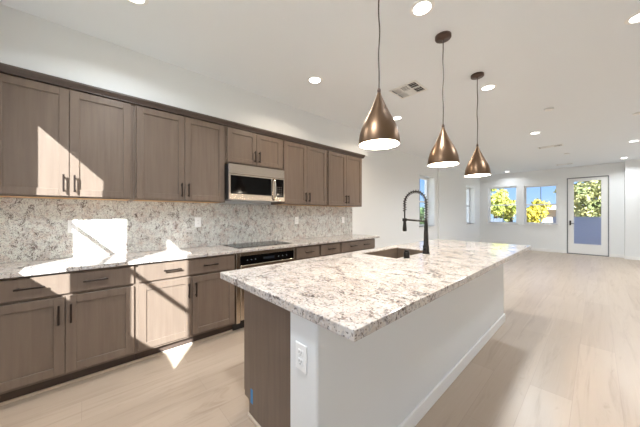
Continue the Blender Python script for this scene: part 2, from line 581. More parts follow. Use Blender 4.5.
def pull(x, y, z, length, vertical, dr=1):
    """bar pull on two posts"""
    bm = B()
    h = length / 2
    sx = x + dr * 0.034
    if vertical:
        box(bm, sx - 0.006, sx + 0.006, y - 0.006, y + 0.006, z - h, z + h, 0.002)
        for q in (-h + 0.018, h - 0.018):
            box(bm, x, sx, y - 0.005, y + 0.005, z + q - 0.005, z + q + 0.005, 0.001)
    else:
        box(bm, sx - 0.006, sx + 0.006, y - h, y + h, z - 0.006, z + 0.006, 0.002)
        for q in (-h + 0.018, h - 0.018):
            box(bm, x, sx, y + q - 0.005, y + q + 0.005, z - 0.005, z + 0.005, 0.001)
    return bm

XU = -2.93            # wall-cabinet door faces
UB, UT = 1.432, 2.318
def upper_cabinet(y0, y1, label, zb=UB, e0=0.02, e1=0.02):
    r = thing('wall_cabinet', label, 'cabinet', (XW, (y0 + y1) / 2, zb), 'brown wall cabinets in the row')
    b = B()
    xb = XU - 0.0215
    box(b, XW + 0.002, xb, y0 + 0.0005, y0 + 0.019, zb, 2.33); box(b, XW + 0.002, xb, y1 - 0.019, y1 - 0.0005, zb, 2.33)
    box(b, xb - 0.02, xb, y0 + 0.019, y1 - 0.019, zb, zb + 0.04); box(b, xb - 0.02, xb, y0 + 0.019, y1 - 0.019, 2.29, 2.33)
    box(b, XW + 0.002, xb - 0.02, y0 + 0.019, y1 - 0.019, 2.31, 2.33)
    box(b, xb - 0.02, xb, (y0 + y1) / 2 - 0.03, (y0 + y1) / 2 + 0.03, zb + 0.04, 2.29)
    obj('cabinet_box', b, M['brown'], r)
    b = B(); box(b, XW + 0.002, xb - 0.022, y0 + 0.0195, y1 - 0.0195, zb + 0.001, zb + 0.015)
    obj('underside_panel', b, M['maple'], r, label='pale unstained underside panel')
    ym = (y0 + y1) / 2
    for k, (a, c) in enumerate(((y0 + e0, ym - 0.002), (ym + 0.002, y1 - e1))):
        dm = B(); shaker(dm, XU, a, c, zb + 0.012, UT)
        dd = obj('door', dm, M['brown'], r)
        hy = c - 0.03 if k == 0 else a + 0.03
        obj('handle', pull(XU, hy, zb + 0.115, 0.14, True), M['bronze'], dd, label='dark bronze bar pull')
    return r

upper_cabinet(-0.525, 0.333, 'tall brown two-door wall cabinet at the left end, crossed by a sunlit patch')
upper_cabinet(0.333, 1.205, 'tall brown two-door wall cabinet directly left of the microwave')
upper_cabinet(1.205, 2.003, 'short brown two-door wall cabinet right above the microwave', 1.902)
upper_cabinet(2.003, 2.866, 'tall brown two-door wall cabinet directly right of the microwave')
upper_cabinet(2.866, 3.765, 'tall brown two-door wall cabinet at the right end of the row')

# crown moulding along the cabinet tops, returning at the right end
b = B()
prof = [(XW + 0.002, 2.331), (XU + 0.004, 2.331), (XU + 0.004, 2.338), (XU + 0.012, 2.345), (XU + 0.030, 2.365), (XU + 0.034, 2.369), (XU + 0.034, 2.384), (XW + 0.002, 2.384)]
prism_y(b, prof, -0.525, 3.80)
single('crown_molding', b, M['browny'], 'dark brown crown molding along the tops of the wall cabinets', 'molding')

XB = -2.645           # base-cabinet door faces
XBX = XB - 0.0215
def base_cabinet(y0, y1, label, n_drawers=1, doors=True):
    r = thing('base_cabinet', label, 'cabinet', (XW, (y0 + y1) / 2, 0), 'brown base cabinets along the wall')
    b = B()
    box(b, XW + 0.002, XBX, y0 + 0.0005, y0 + 0.019, 0.105, 0.873); box(b, XW + 0.002, XBX, y1 - 0.019, y1 - 0.0005, 0.105, 0.873)
    box(b, XW + 0.002, XBX, y0 + 0.019, y1 - 0.019, 0.105, 0.125)
    for z0, z1 in ((0.125, 0.145), (0.68, 0.72), (0.853, 0.873)):
        box(b, XBX - 0.02, XBX, y0 + 0.019, y1 - 0.019, z0, z1)
    box(b, XBX - 0.02, XBX, (y0 + y1) / 2 - 0.03, (y0 + y1) / 2 + 0.03, 0.145, 0.68)
    obj('cabinet_box', b, M['brown'], r)
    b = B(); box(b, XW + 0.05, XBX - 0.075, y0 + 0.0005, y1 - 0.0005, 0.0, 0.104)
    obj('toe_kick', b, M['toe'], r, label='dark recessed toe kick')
    n = n_drawers
    wd = (y1 - y0 - 0.03) / n
    for k in range(n):
        a = y0 + 0.015 + k * wd + (0.012 if k else 0); c = y0 + 0.015 + (k + 1) * wd - (0.012 if k < n - 1 else 0)
        dm = B(); box(dm, XB - 0.02, XB, a, c, 0.712, 0.858, 0.002)
        dd = obj('drawer', dm, M['brown'], r)
        cs = [(a + c) / 2] if n > 1 else [(a + c) / 2 - 0.17, (a + c) / 2 + 0.17]
        for cy in cs:
            obj('handle', pull(XB, cy, 0.79, 0.145, False), M['bronze'], dd, label='dark bronze bar pull')
    ym = (y0 + y1) / 2
    for k, (a, c) in enumerate(((y0 + 0.015, ym - 0.002), (ym + 0.002, y1 - 0.015))):
        dm = B(); shaker(dm, XB, a, c, 0.128, 0.692)
        dd = obj('door', dm, M['brown'], r)
        hy = c - 0.03 if k == 0 else a + 0.03
        obj('handle', pull(XB, hy, 0.57, 0.14, True), M['bronze'], dd, label='dark bronze bar pull')
    return r

base_cabinet(-0.535, 0.318, 'brown base cabinet at the left end, wide drawer over two doors')
base_cabinet(0.318, 1.198, 'brown base cabinet just left of the oven, half of it in bright sun')
base_cabinet(2.01, 2.868, 'brown base cabinet just right of the oven with two narrow drawers', 2)
base_cabinet(2.868, 3.765, 'brown base cabinet at the right end with one wide two-pull drawer')

b = B(); box(b, XBX - 0.0745, XBX - 0.060, -0.535, 1.1985, 0, 0.020, 0.004); box(b, XBX - 0.0745, XBX - 0.060, 2.0085, 3.765, 0, 0.020, 0.004)
single('shoe_molding', b, M['shoe'], 'pale shoe molding strip on the floor along the base cabinets', 'molding')

# under-counter oven
r = thing('oven', 'stainless under-counter oven with black control panel, below the cooktop', 'oven', (-2.9, 1.604, 0.0))
y0, y1 = 1.203, 2.005
b = B(); box(b, -3.2, XBX - 0.075, y0, y1, 0.0, 0.10); box(b, -3.2, XB - 0.03, y0, y1, 0.10, 0.873)
obj('oven_body', b, M['darkplast'], r)
b = B()
box(b, XB - 0.03, XB + 0.004, y0, y0 + 0.045, 0.105, 0.872, 0.002); box(b, XB - 0.03, XB + 0.004, y1 - 0.03, y1, 0.105, 0.872, 0.002)
box(b, XB - 0.03, XB + 0.004, y0 + 0.045, y1 - 0.03, 0.832, 0.872, 0.002)
obj('frame', b, M['steel'], r)
b = B(); box(b, XB - 0.03, XB + 0.006, y0 + 0.047, y1 - 0.032, 0.735, 0.830, 0.003)
cp = obj('control_panel', b, M['glassblack'], r)
b = B(); box(b, XB + 0.004, XB + 0.0075, 1.53, 1.68, 0.77, 0.80)
obj('display', b, mat('dim_display', lin(40, 44, 50), 0.2), cp)
kpm = mat('grey_key_print', lin(120, 124, 130), 0.4)
for yy in (1.33, 1.38, 1.43, 1.74, 1.80, 1.86):
    b = B(); box(b, XB + 0.004, XB + 0.007, yy - 0.006, yy + 0.006, 0.78, 0.788)
    obj('touch_key', b, kpm, cp)
b = B(); box(b, XB - 0.03, XB + 0.012, y0 + 0.047, y1 - 0.032, 0.13, 0.73, 0.004)
dr_ = obj('oven_door', b, M['steel'], r)
b = B(); box(b, XB + 0.01, XB + 0.0145, y0 + 0.12, y1 - 0.105, 0.22, 0.58, 0.002)
obj('oven_window', b, M['glassblack'], dr_)
b = B()
tube(b, [(XB + 0.06, y0 + 0.1, 0.67), (XB + 0.06, y1 - 0.09, 0.67)], 0.012, 12)
for yy in (y0 + 0.14, y1 - 0.13):
    tube(b, [(XB + 0.01, yy, 0.67), (XB + 0.06, yy, 0.67)], 0.009, 10)
obj('handle', b, M['steel'], dr_)

# ---------------------------------------------------------------- wall counter, splash, cooktop
CT0, CT1 = 0.876, 0.906
b = B(); box(b, XW + 0.001, -2.618, -0.538, 3.855, CT0, CT1, 0.004, 2)
single('wall_countertop', b, M['granite'], 'pale speckled granite countertop along the wall under the cabinets', 'countertop')
b = B(); box(b, XW + 0.001, XW + 0.021, -0.538, 3.82, CT1 + 0.0005, 1.430, 0.001)
single('backsplash', b, M['granite_wall'], 'full-height speckled granite backsplash between counter and wall cabinets', 'backsplash')

r = thing('cooktop', 'black glass cooktop set in the wall counter under the microwave', 'cooktop', (-2.97, 1.64, CT1))
b = B(); box(b, -3.19, -2.765, 1.275, 2.035, CT1, CT1 + 0.006, 0.002)
ck = obj('glass_top', b, M['glassblack'], r)
for (cx, cy, rr_) in ((-3.07, 1.45, 0.085), (-2.88, 1.45, 0.07), (-3.07, 1.86, 0.07), (-2.88, 1.86, 0.10), (-2.97, 1.65, 0.06)):
    b = B(); lathe(b, [(rr_, CT1 + 0.0063), (rr_ + 0.004, CT1 + 0.0063)], cx, cy, 40)
    obj('burner_ring', b, M['darkplast'], r)

# microwave
XM = -2.862
r = thing('microwave', 'stainless over-the-range microwave with black window and bowed handle', 'microwave', (-3.0, 1.59, 1.465))
y0, y1, z0, z1 = 1.212, 1.985, 1.466, 1.886
b = B(); box(b, XW + 0.025, XM - 0.022, y0, y1, z0, z1, 0.003)
obj('case', b, M['darkplast'], r)
yd = y0 + 0.80 * (y1 - y0)
b = B()
box(b, XM - 0.022, XM, y0, y1, z1 - 0.115, z1, 0.003)
obj('top_grille', b, M['steel'], r)
b = B()
wy0, wy1, wz0, wz1 = y0 + 0.022, y0 + 0.735 * (y1 - y0), z0 + 0.068, z1 - 0.135
zt = z1 - 0.117
box(b, XM - 0.022, XM, y0, wy0, z0, zt, 0.001); box(b, XM - 0.022, XM, wy1, yd - 0.002, z0, zt, 0.001)
box(b, XM - 0.022, XM, wy0, wy1, z0, wz0, 0.001); box(b, XM - 0.022, XM, wy0, wy1, wz1, zt, 0.001)
dd = obj('door', b, M['steel'], r)
b = B(); box(b, XM - 0.020, XM - 0.002, wy0, wy1, wz0, wz1)
obj('window', b, M['glassblack'], dd)
b = B()
hy = y0 + 0.775 * (y1 - y0)
tube(b, [(XM, hy, zt - 0.012), (XM + 0.028, hy, zt - 0.03), (XM + 0.042, hy, zt - 0.09), (XM + 0.045, hy, (zt + z0) / 2), (XM + 0.042, hy, z0 + 0.085), (XM + 0.028, hy, z0 + 0.03), (XM, hy, z0 + 0.015)], 0.0105, 12)
obj('handle', b, M['steel'], dd)
b = B(); box(b, XM - 0.022, XM, yd, y1, z0, zt, 0.001)
pp = obj('control_side', b, M['steel'], r)
b = B(); box(b, XM - 0.002, XM + 0.002, yd + 0.008, y1 - 0.018, z0 + 0.055, zt - 0.012, 0.001)
kp = obj('keypad', b, M['glassblack'], pp)
kpm = mat('keypad_print', lin(96, 90, 84), 0.4)
for i in range(5):
    for j in range(3):
        yy = yd + 0.035 + j * 0.031; zz = z0 + 0.085 + i * 0.025
        b = B(); box(b, XM + 0.001, XM + 0.003, yy - 0.008, yy + 0.008, zz - 0.004, zz + 0.004)
        obj('touch_key', b, kpm, kp)
b = B(); box(b, XM - 0.3, XM - 0.03, y0 + 0.1, y1 - 0.1, z0 - 0.006, z0 + 0.001)
obj('light_cover', b, mat('pale_lens_plastic', lin(196, 196, 196), 0.3), r)

# ---------------------------------------------------------------- outlets
def outlet_x(y, z, label, gang=1):
    wv = 0.035 * gang + (0.012 if gang > 1 else 0)
    r = thing('wall_outlet', label, 'outlet', (XW + 0.021, y, z), 'white outlets on the granite backsplash')
    b = B(); box(b, XW + 0.0215, XW + 0.027, y - wv, y + wv, z - 0.058, z + 0.058, 0.002)
    pl = obj('cover_plate', b, M['plate'], r)
    for g in range(gang):
        gy = y + (g - (gang - 1) / 2) * 0.046
        b = B(); box(b, XW + 0.026, XW + 0.0295, gy - 0.017, gy + 0.017, z - 0.034, z + 0.034, 0.001)
        rc = obj('receptacle', b, M['plate'], r)
        for s_ in (-0.018, 0.018):
            for q in (-0.008, 0.006):
                b = B(); box(b, XW + 0.0285, XW + 0.0300, gy + q, gy + q + 0.002, z + s_ - 0.005, z + s_ + 0.006)
                obj('slot', b, M['slot'], rc)
outlet_x(-0.082, 1.185, 'white outlet on the backsplash at the left edge of the sunlit patch')
outlet_x(0.230, 1.195, 'white outlet on the backsplash in the sunlit patch, under the left-end cabinet')
outlet_x(0.985, 1.20, 'white outlet on the backsplash just left of the cooktop')
outlet_x(2.459, 1.195, 'white outlet on the backsplash right of the cooktop, under the cabinet beside the microwave')
outlet_x(3.549, 1.186, 'white outlet near the right end of the granite backsplash')

# ---------------------------------------------------------------- island
IT0 = 0.864
IX0, IX1, IY0, IY1 = -1.72, -0.553, 0.668, 4.07
PX0, PX1, PY0, PY1 = -0.957, -0.767, 0.690, 3.74
SK = (-1.60, -1.20, 2.02, 2.70)      # sink cut-out
b = B(); box(b, PX0, PX1, PY0, PY1, 0, IT0 - 0.001, 0.012, 3)
struct('wall_island', b, painted('half_wall_paint', lin(226, 227, 226), 0.6), label='white half wall carrying the seating side of the island', cat='half wall')
b = B(); box(b, PX1 + 0.0005, PX1 + 0.016, PY0, PY1, 0, 0.095, 0.004)
struct('baseboard_island', b, M['trim'], label='white baseboard along the island half wall', cat='baseboard')

r = thing('island_cabinet', 'brown island cabinet block with plain end panel under the granite', 'cabinet', (-1.28, 2.25, 0))
CX0, CX1, CY0, CY1 = -1.585, PX0 - 0.002, 0.78, 3.74
b = B()
box(b, CX0, CX0 + 0.02, CY0 + 0.02, 1.98, 0.10, 0.861); box(b, CX0, CX0 + 0.02, 2.74, CY1, 0.10, 0.861)
box(b, CX0, CX0 + 0.02, 1.98, 2.74, 0.10, 0.62)
box(b, CX1 - 0.018, CX1, CY0 + 0.02, CY1, 0.0, 0.861); box(b, CX0, CX1 - 0.018, CY1 - 0.02, CY1, 0.10, 0.861)
box(b, CX0 + 0.02, CX1 - 0.018, CY0 + 0.02, CY1 - 0.02, 0.10, 0.12)
obj('cabinet_box', b, M['brown'], r)
b = B()
prism_y(b, [(CX0, 0.10), (CX0, 0.862), (CX1, 0.862), (CX1, 0.0), (CX0 + 0.062, 0.0), (CX0 + 0.062, 0.085), (CX0 + 0.05, 0.10)], CY0, CY0 + 0.02)
obj('end_panel', b, M['brown'], r)
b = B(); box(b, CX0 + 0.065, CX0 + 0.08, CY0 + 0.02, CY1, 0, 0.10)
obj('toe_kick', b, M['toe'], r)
yy = CY0 + 0.004
segs = [0.72, 0.49, 0.76, 0.0, 0.98]
cur = CY0 + 0.004
for wseg in (0.6, 0.6, 0.74, 0.0, 1.0):
    if wseg == 0: continue
    y1_ = min(cur + wseg, CY1)
    half = (cur + y1_) / 2
    for a, c, hs in ((cur + 0.002, half - 0.002, 1), (half + 0.002, y1_ - 0.002, -1)):
        dm = B(); shaker(dm, CX0 - 0.022, a, c, 0.12, 0.85, -1)
        dd = obj('door', dm, M['brown'], r)
        obj('handle', pull(CX0 - 0.022, (c - 0.03) if hs > 0 else (a + 0.03), 0.74, 0.14, True, -1), M['bronze'], dd, label='dark bronze bar pull')
    cur = y1_
b = B(); box(b, CX0 + 0.062, CX1, CY0 - 0.014, CY0 - 0.0005, 0, 0.022, 0.005)
obj('shoe_strip', b, M['shoe'], r, label='pale shoe strip at the foot of the end panel')

b = B()
us = [IX0, SK[0], SK[1], IX1]; vs_ = [IY0, SK[2], SK[3], IY1]
grid = {}
for z in (IT0, CT1):
    for i, x in enumerate(us):
        for j, y in enumerate(vs_):
            grid[(i, j, z)] = b.verts.new((x, y, z))
for i in range(3):
    for j in range(3):
        if (i, j) == (1, 1): continue
        b.faces.new([grid[(i, j, CT1)], grid[(i + 1, j, CT1)], grid[(i + 1, j + 1, CT1)], grid[(i, j + 1, CT1)]])
        b.faces.new([grid[(i, j, IT0)], grid[(i, j + 1, IT0)], grid[(i + 1, j + 1, IT0)], grid[(i + 1, j, IT0)]])
def side(p, q):
    b.faces.new([grid[(*p, IT0)], grid[(*q, IT0)], grid[(*q, CT1)], grid[(*p, CT1)]])
for k in range(3):
    side((k, 0), (k + 1, 0)); side((3, k), (3, k + 1)); side((3 - k, 3), (2 - k, 3)); side((0, 3 - k), (0, 2 - k))
side((1, 1), (1, 2)); side((1, 2), (2, 2)); side((2, 2), (2, 1)); side((2, 1), (1, 1))
bmesh.ops.recalc_face_normals(b, faces=b.faces[:])
es = [e for e in b.edges if len(e.link_faces) == 2 and e.link_faces[0].normal.dot(e.link_faces[1].normal) < 0.5]
bmesh.ops.bevel(b, geom=es, offset=0.004, segments=2, affect='EDGES', profile=0.5)
single('island_countertop', b, M['granite'], 'large pale granite island countertop with brown and dark flecks', 'countertop')

r = thing('sink', 'brown undermount sink let into the island granite', 'sink', (-1.4, 2.36, IT0))
x0, x1, y0, y1 = SK[0] + 0.012, SK[1] - 0.012, SK[2] + 0.012, SK[3] - 0.012
zt, zb = CT1 - 0.007, 0.66
b = B()
box(b, x0 - 0.01, x0, y0 - 0.01, y1 + 0.01, zb, zt); box(b, x1, x1 + 0.01, y0 - 0.01, y1 + 0.01, zb, zt)
box(b, x0, x1, y0 - 0.01, y0, zb, zt); box(b, x0, x1, y1, y1 + 0.01, zb, zt)
box(b, x0 - 0.01, x1 + 0.01, y0 - 0.01, y1 + 0.01, zb - 0.01, zb)
obj('basin', b, M['sink'], r)
b = B(); lathe(b, [(0.0001, zb + 0.004), (0.03, zb + 0.004), (0.045, zb + 0.006), (0.05, zb + 0.001)], -1.4, 2.36, 24)
obj('drain', b, M['steel'], r)

# pull-down spring faucet
FX, FY = -1.150, 2.49
r = thing('faucet', 'tall black spring-neck faucet standing behind the island sink', 'faucet', (FX, FY, CT1))
b = B(); lathe(b, [(0.034, CT1), (0.034, CT1 + 0.012), (0.030, CT1 + 0.02), (0.028, CT1 + 0.07), (0.024, CT1 + 0.085), (0.022, CT1 + 0.18), (0.014, CT1 + 0.33), (0.012, CT1 + 0.35)], FX, FY, 24, (True, True))
obj('faucet_body', b, M['black'], r)
b = B()
tube(b, [(FX, FY, CT1 + 0.05), (FX + 0.005, FY - 0.05, CT1 + 0.055)], 0.012, 10)
tube(b, [(FX + 0.005, FY - 0.05, CT1 + 0.055), (FX + 0.012, FY - 0.085, CT1 + 0.085)], [0.008, 0.006], 8)
obj('lever', b, M['black'], r)
# neck centre line: up, over, down
RA = 0.115
zc = 1.415
path = [Vector((FX, FY, CT1 + 0.34 + (zc - CT1 - 0.34) * k / 8)) for k in range(8)]
for k in range(25):
    a = PI * k / 24
    path.append(Vector((FX - RA + RA * math.cos(a), FY, zc + RA * math.sin(a))))
for k in range(1, 6):
    path.append(Vector((FX - 2 * RA, FY, zc - 0.018 * k)))
b = B(); tube(b, path + [Vector((FX - 2 * RA, FY, 1.23))], 0.0075, 10)
obj('hose', b, M['black'], r)
def resample(pts, n):
    L = [0.0]
    for p, q in zip(pts, pts[1:]): L.append(L[-1] + (q - p).length)
    out = []
    j = 0
    for k in range(n + 1):
        t = L[-1] * k / n
        while j < len(L) - 2 and L[j + 1] < t: j += 1
        u = (t - L[j]) / max(1e-9, L[j + 1] - L[j])
        out.append(pts[j].lerp(pts[j + 1], u))
    return out
TURNS, PER = 25, 14
cl = resample(path, TURNS * PER)
coil = []
for k, p in enumerate(cl):
    d_ = (cl[min(k + 1, len(cl) - 1)] - cl[max(k - 1, 0)]).normalized()
    a_ = Vector((0, 1, 0)); c_ = d_.cross(a_).normalized()
    an = 2 * PI * k / PER
    coil.append(p + (a_ * math.cos(an) + c_ * math.sin(an)) * 0.0165)
b = B(); tube(b, coil, 0.0034, 6)
obj('spring', b, M['black'], r)
b = B(); lathe(b, [(0.011, 1.245), (0.014, 1.238), (0.016, 1.20), (0.021, 1.15), (0.021, 1.118), (0.015, 1.115)], FX - 2 * RA, FY, 20, (True, True))
obj('spray_head', b, M['black'], r)
b = B(); tube(b, [(FX, FY, 1.225), (FX - 2 * RA + 0.02, FY, 1.238)], 0.0095, 8)
lathe(b, [(0.024, 1.222), (0.024, 1.252)], FX - 2 * RA, FY, 20); lathe(b, [(0.018, 1.252), (0.018, 1.222)], FX - 2 * RA, FY, 20)
obj('support_arm', b, M['black'], r)

r = thing('air_switch', 'short black push-button cylinder on the granite in front of the faucet', 'button', (-1.150, 2.11, CT1))
b = B(); lathe(b, [(0.026, CT1), (0.026, CT1 + 0.05), (0.024, CT1 + 0.054)], -1.150, 2.11, 24, (True, True))
obj('collar', b, M['black'], r)
b = B(); lathe(b, [(0.021, CT1 + 0.054), (0.021, CT1 + 0.068), (0.019, CT1 + 0.071)], -1.150, 2.11, 24, (True, True))
obj('button_cap', b, M['black'], r)

# outlet on the end of the half wall, facing the camera side
r = thing('wall_outlet', 'white double outlet on the end of the island half wall', 'outlet', (-0.865, PY0, 0.68))
yo = PY0 - 0.0005
b = B(); box(b, -0.903, -0.829, yo - 0.006, yo, 0.622, 0.738, 0.002)
obj('cover_plate', b, M['plate'], r)
for zz in (0.661, 0.699):
    b = B(); box(b, -0.883, -0.849, yo - 0.0085, yo - 0.005, zz - 0.014, zz + 0.014, 0.003)
    rc = obj('receptacle', b, M['plate'], r)
    for q in ((-0.874, -0.872, -0.002, 0.008), (-0.860, -0.858, -0.002, 0.008), (-0.868, -0.864, -0.010, -0.006)):
        b = B(); box(b, q[0], q[1], yo - 0.0092, yo - 0.008, zz + q[2], zz + q[3])
        obj('slot', b, M['slot'], rc)

b = B(); box(b, -1.502, -1.474, CY0 - 0.0012, CY0 - 0.0002, 0.092, 0.182)
single('tape_strip', b, M['tape'], 'short strip of blue tape stuck low on the brown island end panel', 'tape')

# ---------------------------------------------------------------- pendants
def pendant(x, y, label):
    r = thing('pendant_lamp', label, 'pendant lamp', (x, y, CEIL), 'bronze pendants over the island')
    zr, zt, R0 = 1.722, 2.044, 0.124
    H = zt - zr
    pf = [(0.085, 0.0), (0.10, 0.04), (0.165, 0.11), (0.265, 0.20), (0.375, 0.30), (0.50, 0.40), (0.64, 0.50), (0.77, 0.60), (0.875, 0.70), (0.945, 0.80), (0.985, 0.90), (1.0, 0.97), (1.0, 1.0)]
    b = B(); lathe(b, [(R0 * f_, zt - H * h) for f_, h in pf], x, y, 56, (True, False))
    lathe(b, [(R0, zr), (R0 - 0.0035, zr)], x, y, 56)
    bmesh.ops.remove_doubles(b, verts=b.verts[:], dist=1e-5)
    obj('lamp_shade', b, M['shade'], r)
    b = B(); lathe(b, [(max(0.004, R0 * f_ - 0.0035), zt - 0.006 - (H - 0.006) * h) for f_, h in pf], x, y, 56, (True, False))
    obj('shade_lining', b, M['enamel'], r, label='white inner lining')
    b = B()
    lathe(b, [(0.012, zr + 0.235), (0.014, zr + 0.16), (0.022, zr + 0.13), (0.030, zr + 0.095), (0.028, zr + 0.07), (0.016, zr + 0.052), (0.001, zr + 0.047)], x, y, 20)
    obj('bulb', b, M['bulb'], r, label='lit frosted bulb')
    b = B(); lathe(b, [(0.011, zt - 0.002), (0.011, zt + 0.012), (0.006, zt + 0.026)], x, y, 16, (True, True))
    obj('cap', b, M['canopy'], r)
    b = B()
    n = 30
    ph = x * 7 + y * 5
    tube(b, [(x + 0.0028 * math.sin(ph + k * 0.55) * math.sin(PI * k / n), y + 0.0028 * math.cos(ph + k * 0.42) * math.sin(PI * k / n), zt + 0.02 + (CEIL - 0.02 - zt - 0.02) * k / n) for k in range(n + 1)], 0.0042, 8)
    obj('cord', b, M['cordm'], r)
    b = B(); lathe(b, [(0.008, CEIL - 0.034), (0.012, CEIL - 0.026), (0.062, CEIL - 0.024), (0.064, CEIL - 0.020), (0.064, CEIL)], x, y, 36, (True, True))
    obj('ceiling_canopy', b, M['canopy'], r)
    ld = bpy.data.lights.new('pendant_light', 'POINT'); ld.energy = 7.0; ld.shadow_soft_size = 0.03; ld.color = (1, 0.86, 0.70)
    lo = bpy.data.objects.new('pendant_light', ld); lo.location = (0, 0, zr + 0.025 - CEIL); COL.objects.link(lo); lo.parent = r
pendant(-0.905, 1.325, 'bronze teardrop pendant lamp nearest the camera, canopy cut off above')
pendant(-0.897, 2.266, 'bronze teardrop pendant lamp in the middle of the three')
pendant(-0.892, 3.176, 'bronze teardrop pendant lamp farthest along the island')

# ---------------------------------------------------------------- recessed lights
def downlight(x, y, label, watts=CAN_WATTS, col=(0.90, 0.955, 1.0)):
    r = thing('recessed_downlight', label, 'ceiling light', (x, y, CEIL), 'round recessed ceiling lights')
    b = B(); lathe(b, [(0.062, CEIL - 0.0035), (0.066, CEIL - 0.007), (0.082, CEIL - 0.006), (0.088, CEIL - 0.0003)], x, y, 36)
    obj('trim_ring', b, M['trim'], r)
    b = B(); lathe(b, [(0.0005, CEIL - 0.0035), (0.062, CEIL - 0.0035)], x, y, 36, )
    for f in b.faces: f.normal_flip()
    obj('lens', b, M['lens'], r, label='lit lens')
    ld = bpy.data.lights.new('downlight_beam', 'AREA'); ld.shape = 'DISK'; ld.size = 0.16; ld.spread = Rr(150); ld.energy = watts; ld.color = col
    lo = bpy.data.objects.new('downlight_beam', ld); lo.location = (0, 0, -0.012); COL.objects.link(lo); lo.parent = r
WARM = (1.0, 0.86, 0.70)
downlight(-2.20, 0.25, 'recessed ceiling light at the top edge, above the wall cabinets on the left', CAN_WATTS * 0.55)
downlight(-2.184, 1.932, 'recessed ceiling light above the microwave, left of the nearest pendant', CAN_WATTS * 0.6, WARM)
downlight(-2.162, 3.66, 'recessed ceiling light showing just right of the nearest pendant shade', CAN_WATTS * 0.7, WARM)
downlight(-0.881, 1.843, 'large bright recessed ceiling light between the nearest and middle pendant cords', CAN_WATTS * 0.45)
downlight(-0.894, 3.589, 'recessed ceiling light just beyond the farthest pendant canopy', CAN_WATTS * 0.55)
downlight(-0.794, 6.258, 'recessed ceiling light before the far ceiling register in the living area', CAN_WATTS * 2.3)
downlight(-0.881, 0.25, 'added recessed ceiling light out of view over the near aisle, brightening the island end', CAN_WATTS * 1.1)  # extra lamp out of view, added to lift the island end
downlight(-2.199, 11.20, 'tiny recessed ceiling light closest to the two end-wall windows', CAN_WATTS * 0.3)
downlight(0.235, 3.173, 'recessed ceiling light cut by the right edge of the picture', CAN_WATTS * 0.8)
downlight(0.526, 8.473, 'recessed ceiling light at the right, second before the end wall', CAN_WATTS * 1.9)
downlight(0.50, 10.80, 'recessed ceiling light at the right, closest to the end wall jog', CAN_WATTS * 0.8)

# ---------------------------------------------------------------- ceiling registers and detectors
def register(x0, x1, y0, y1, label, cols=3):
    cx, cy = (x0 + x1) / 2, (y0 + y1) / 2
    r = thing('ceiling_register', label, 'vent', (cx, cy, CEIL), 'white ceiling air registers')
    zf = CEIL - 0.008
    b = B()
    t = 0.024
    box(b, x0, x1, y0, y0 + t, zf, CEIL - 0.0003, 0.002); box(b, x0, x1, y1 - t, y1, zf, CEIL - 0.0003, 0.002)
    box(b, x0, x0 + t, y0 + t, y1 - t, zf, CEIL - 0.0003, 0.002); box(b, x1 - t, x1, y0 + t, y1 - t, zf, CEIL - 0.0003, 0.002)
    wc = (x1 - x0 - 2 * t) / cols
    for k in range(1, cols):
        xx = x0 + t + k * wc
        box(b, xx - 0.006, xx + 0.006, y0 + t, y1 - t, zf, CEIL - 0.0003)
    if y1 - y0 > 0.25: box(b, x0 + t, x1 - t, cy - 0.006, cy + 0.006, zf + 0.0004, CEIL - 0.0004)
    obj('face_frame', b, M['vent'], r)
    b = B(); box(b, x0 + t, x1 - t, y0 + t, y1 - t, CEIL - 0.0012, CEIL - 0.0004)
    obj('duct_opening', b, M['duct'], r)
    # louvres: each column throws its own way
    for k in range(cols):
        b = B()
        a0, a1 = x0 + t + k * wc + 0.006, x0 + t + (k + 1) * wc - 0.006
        n = 9 if k != 1 else 7
        if k == 1:
            for i in range(9):
                yy = y0 + t + (i + 0.5) * (y1 - y0 - 2 * t) / 9
                hw = 0.008 if yy < cy else 0.014
                box(b, a0, a1, yy - hw, yy + hw, CEIL - 0.006, CEIL - 0.0045)
        else:
            for i in range(5):
                xx = a0 + (i + 0.5) * (a1 - a0) / 5
                s_ = 1 if k == 0 else -1
                hw = (a1 - a0) / 5
                vs = [(xx - s_ * 0.0 * hw, CEIL - 0.0075), (xx + s_ * (0.95 if k == 0 else 0.3) * hw * (1 if k else 1), CEIL - 0.0018)]
                q = [b.verts.new((vs[0][0], y0 + t, vs[0][1])), b.verts.new((vs[0][0], y1 - t, vs[0][1])), b.verts.new((vs[1][0], y1 - t, vs[1][1])), b.verts.new((vs[1][0], y0 + t, vs[1][1]))]
                b.faces.new(q)
            ex = bmesh.ops.solidify(b, geom=b.faces[:], thickness=0.0012)
            if k == 2:
                for i in range(6):
                    yy = y0 + t + (i + 0.5) * (y1 - y0 - 2 * t) / 6
                    box(b, a0, a1, yy - 0.003, yy + 0.003, CEIL - 0.0072, CEIL - 0.006)
        obj('louver', b, M['vent'], r)
register(-1.755, -1.405, 2.775, 3.095, 'square white ceiling register between the nearest and middle pendants')
register(-0.93, -0.505, 7.66, 7.85, 'white ceiling register over the living area, nearer the camera of the two')
register(-0.87, -0.49, 10.75, 10.93, 'white ceiling register just before the end wall, above the glazed door')

def detector(x, y, label):
    r = thing('smoke_detector', label, 'smoke detector', (x, y, CEIL), 'flat round ceiling discs')
    b = B(); lathe(b, [(0.042, CEIL - 0.020), (0.052, CEIL - 0.014), (0.055, CEIL - 0.0003)], x, y, 28, (True, True))
    obj('cover', b, M['trim'], r)
    b = B(); lathe(b, [(0.008, CEIL - 0.023), (0.012, CEIL - 0.0195)], x, y, 16, (True, True))
    obj('test_button', b, M['vent'], r)
detector(-0.474, 4.978, 'small white ceiling disc out past the farthest pendant, alone on the ceiling')
detector(-0.515, 8.975, 'small white ceiling disc between the two living-area registers')
detector(0.421, 6.168, 'small white ceiling disc at the right edge of the picture')

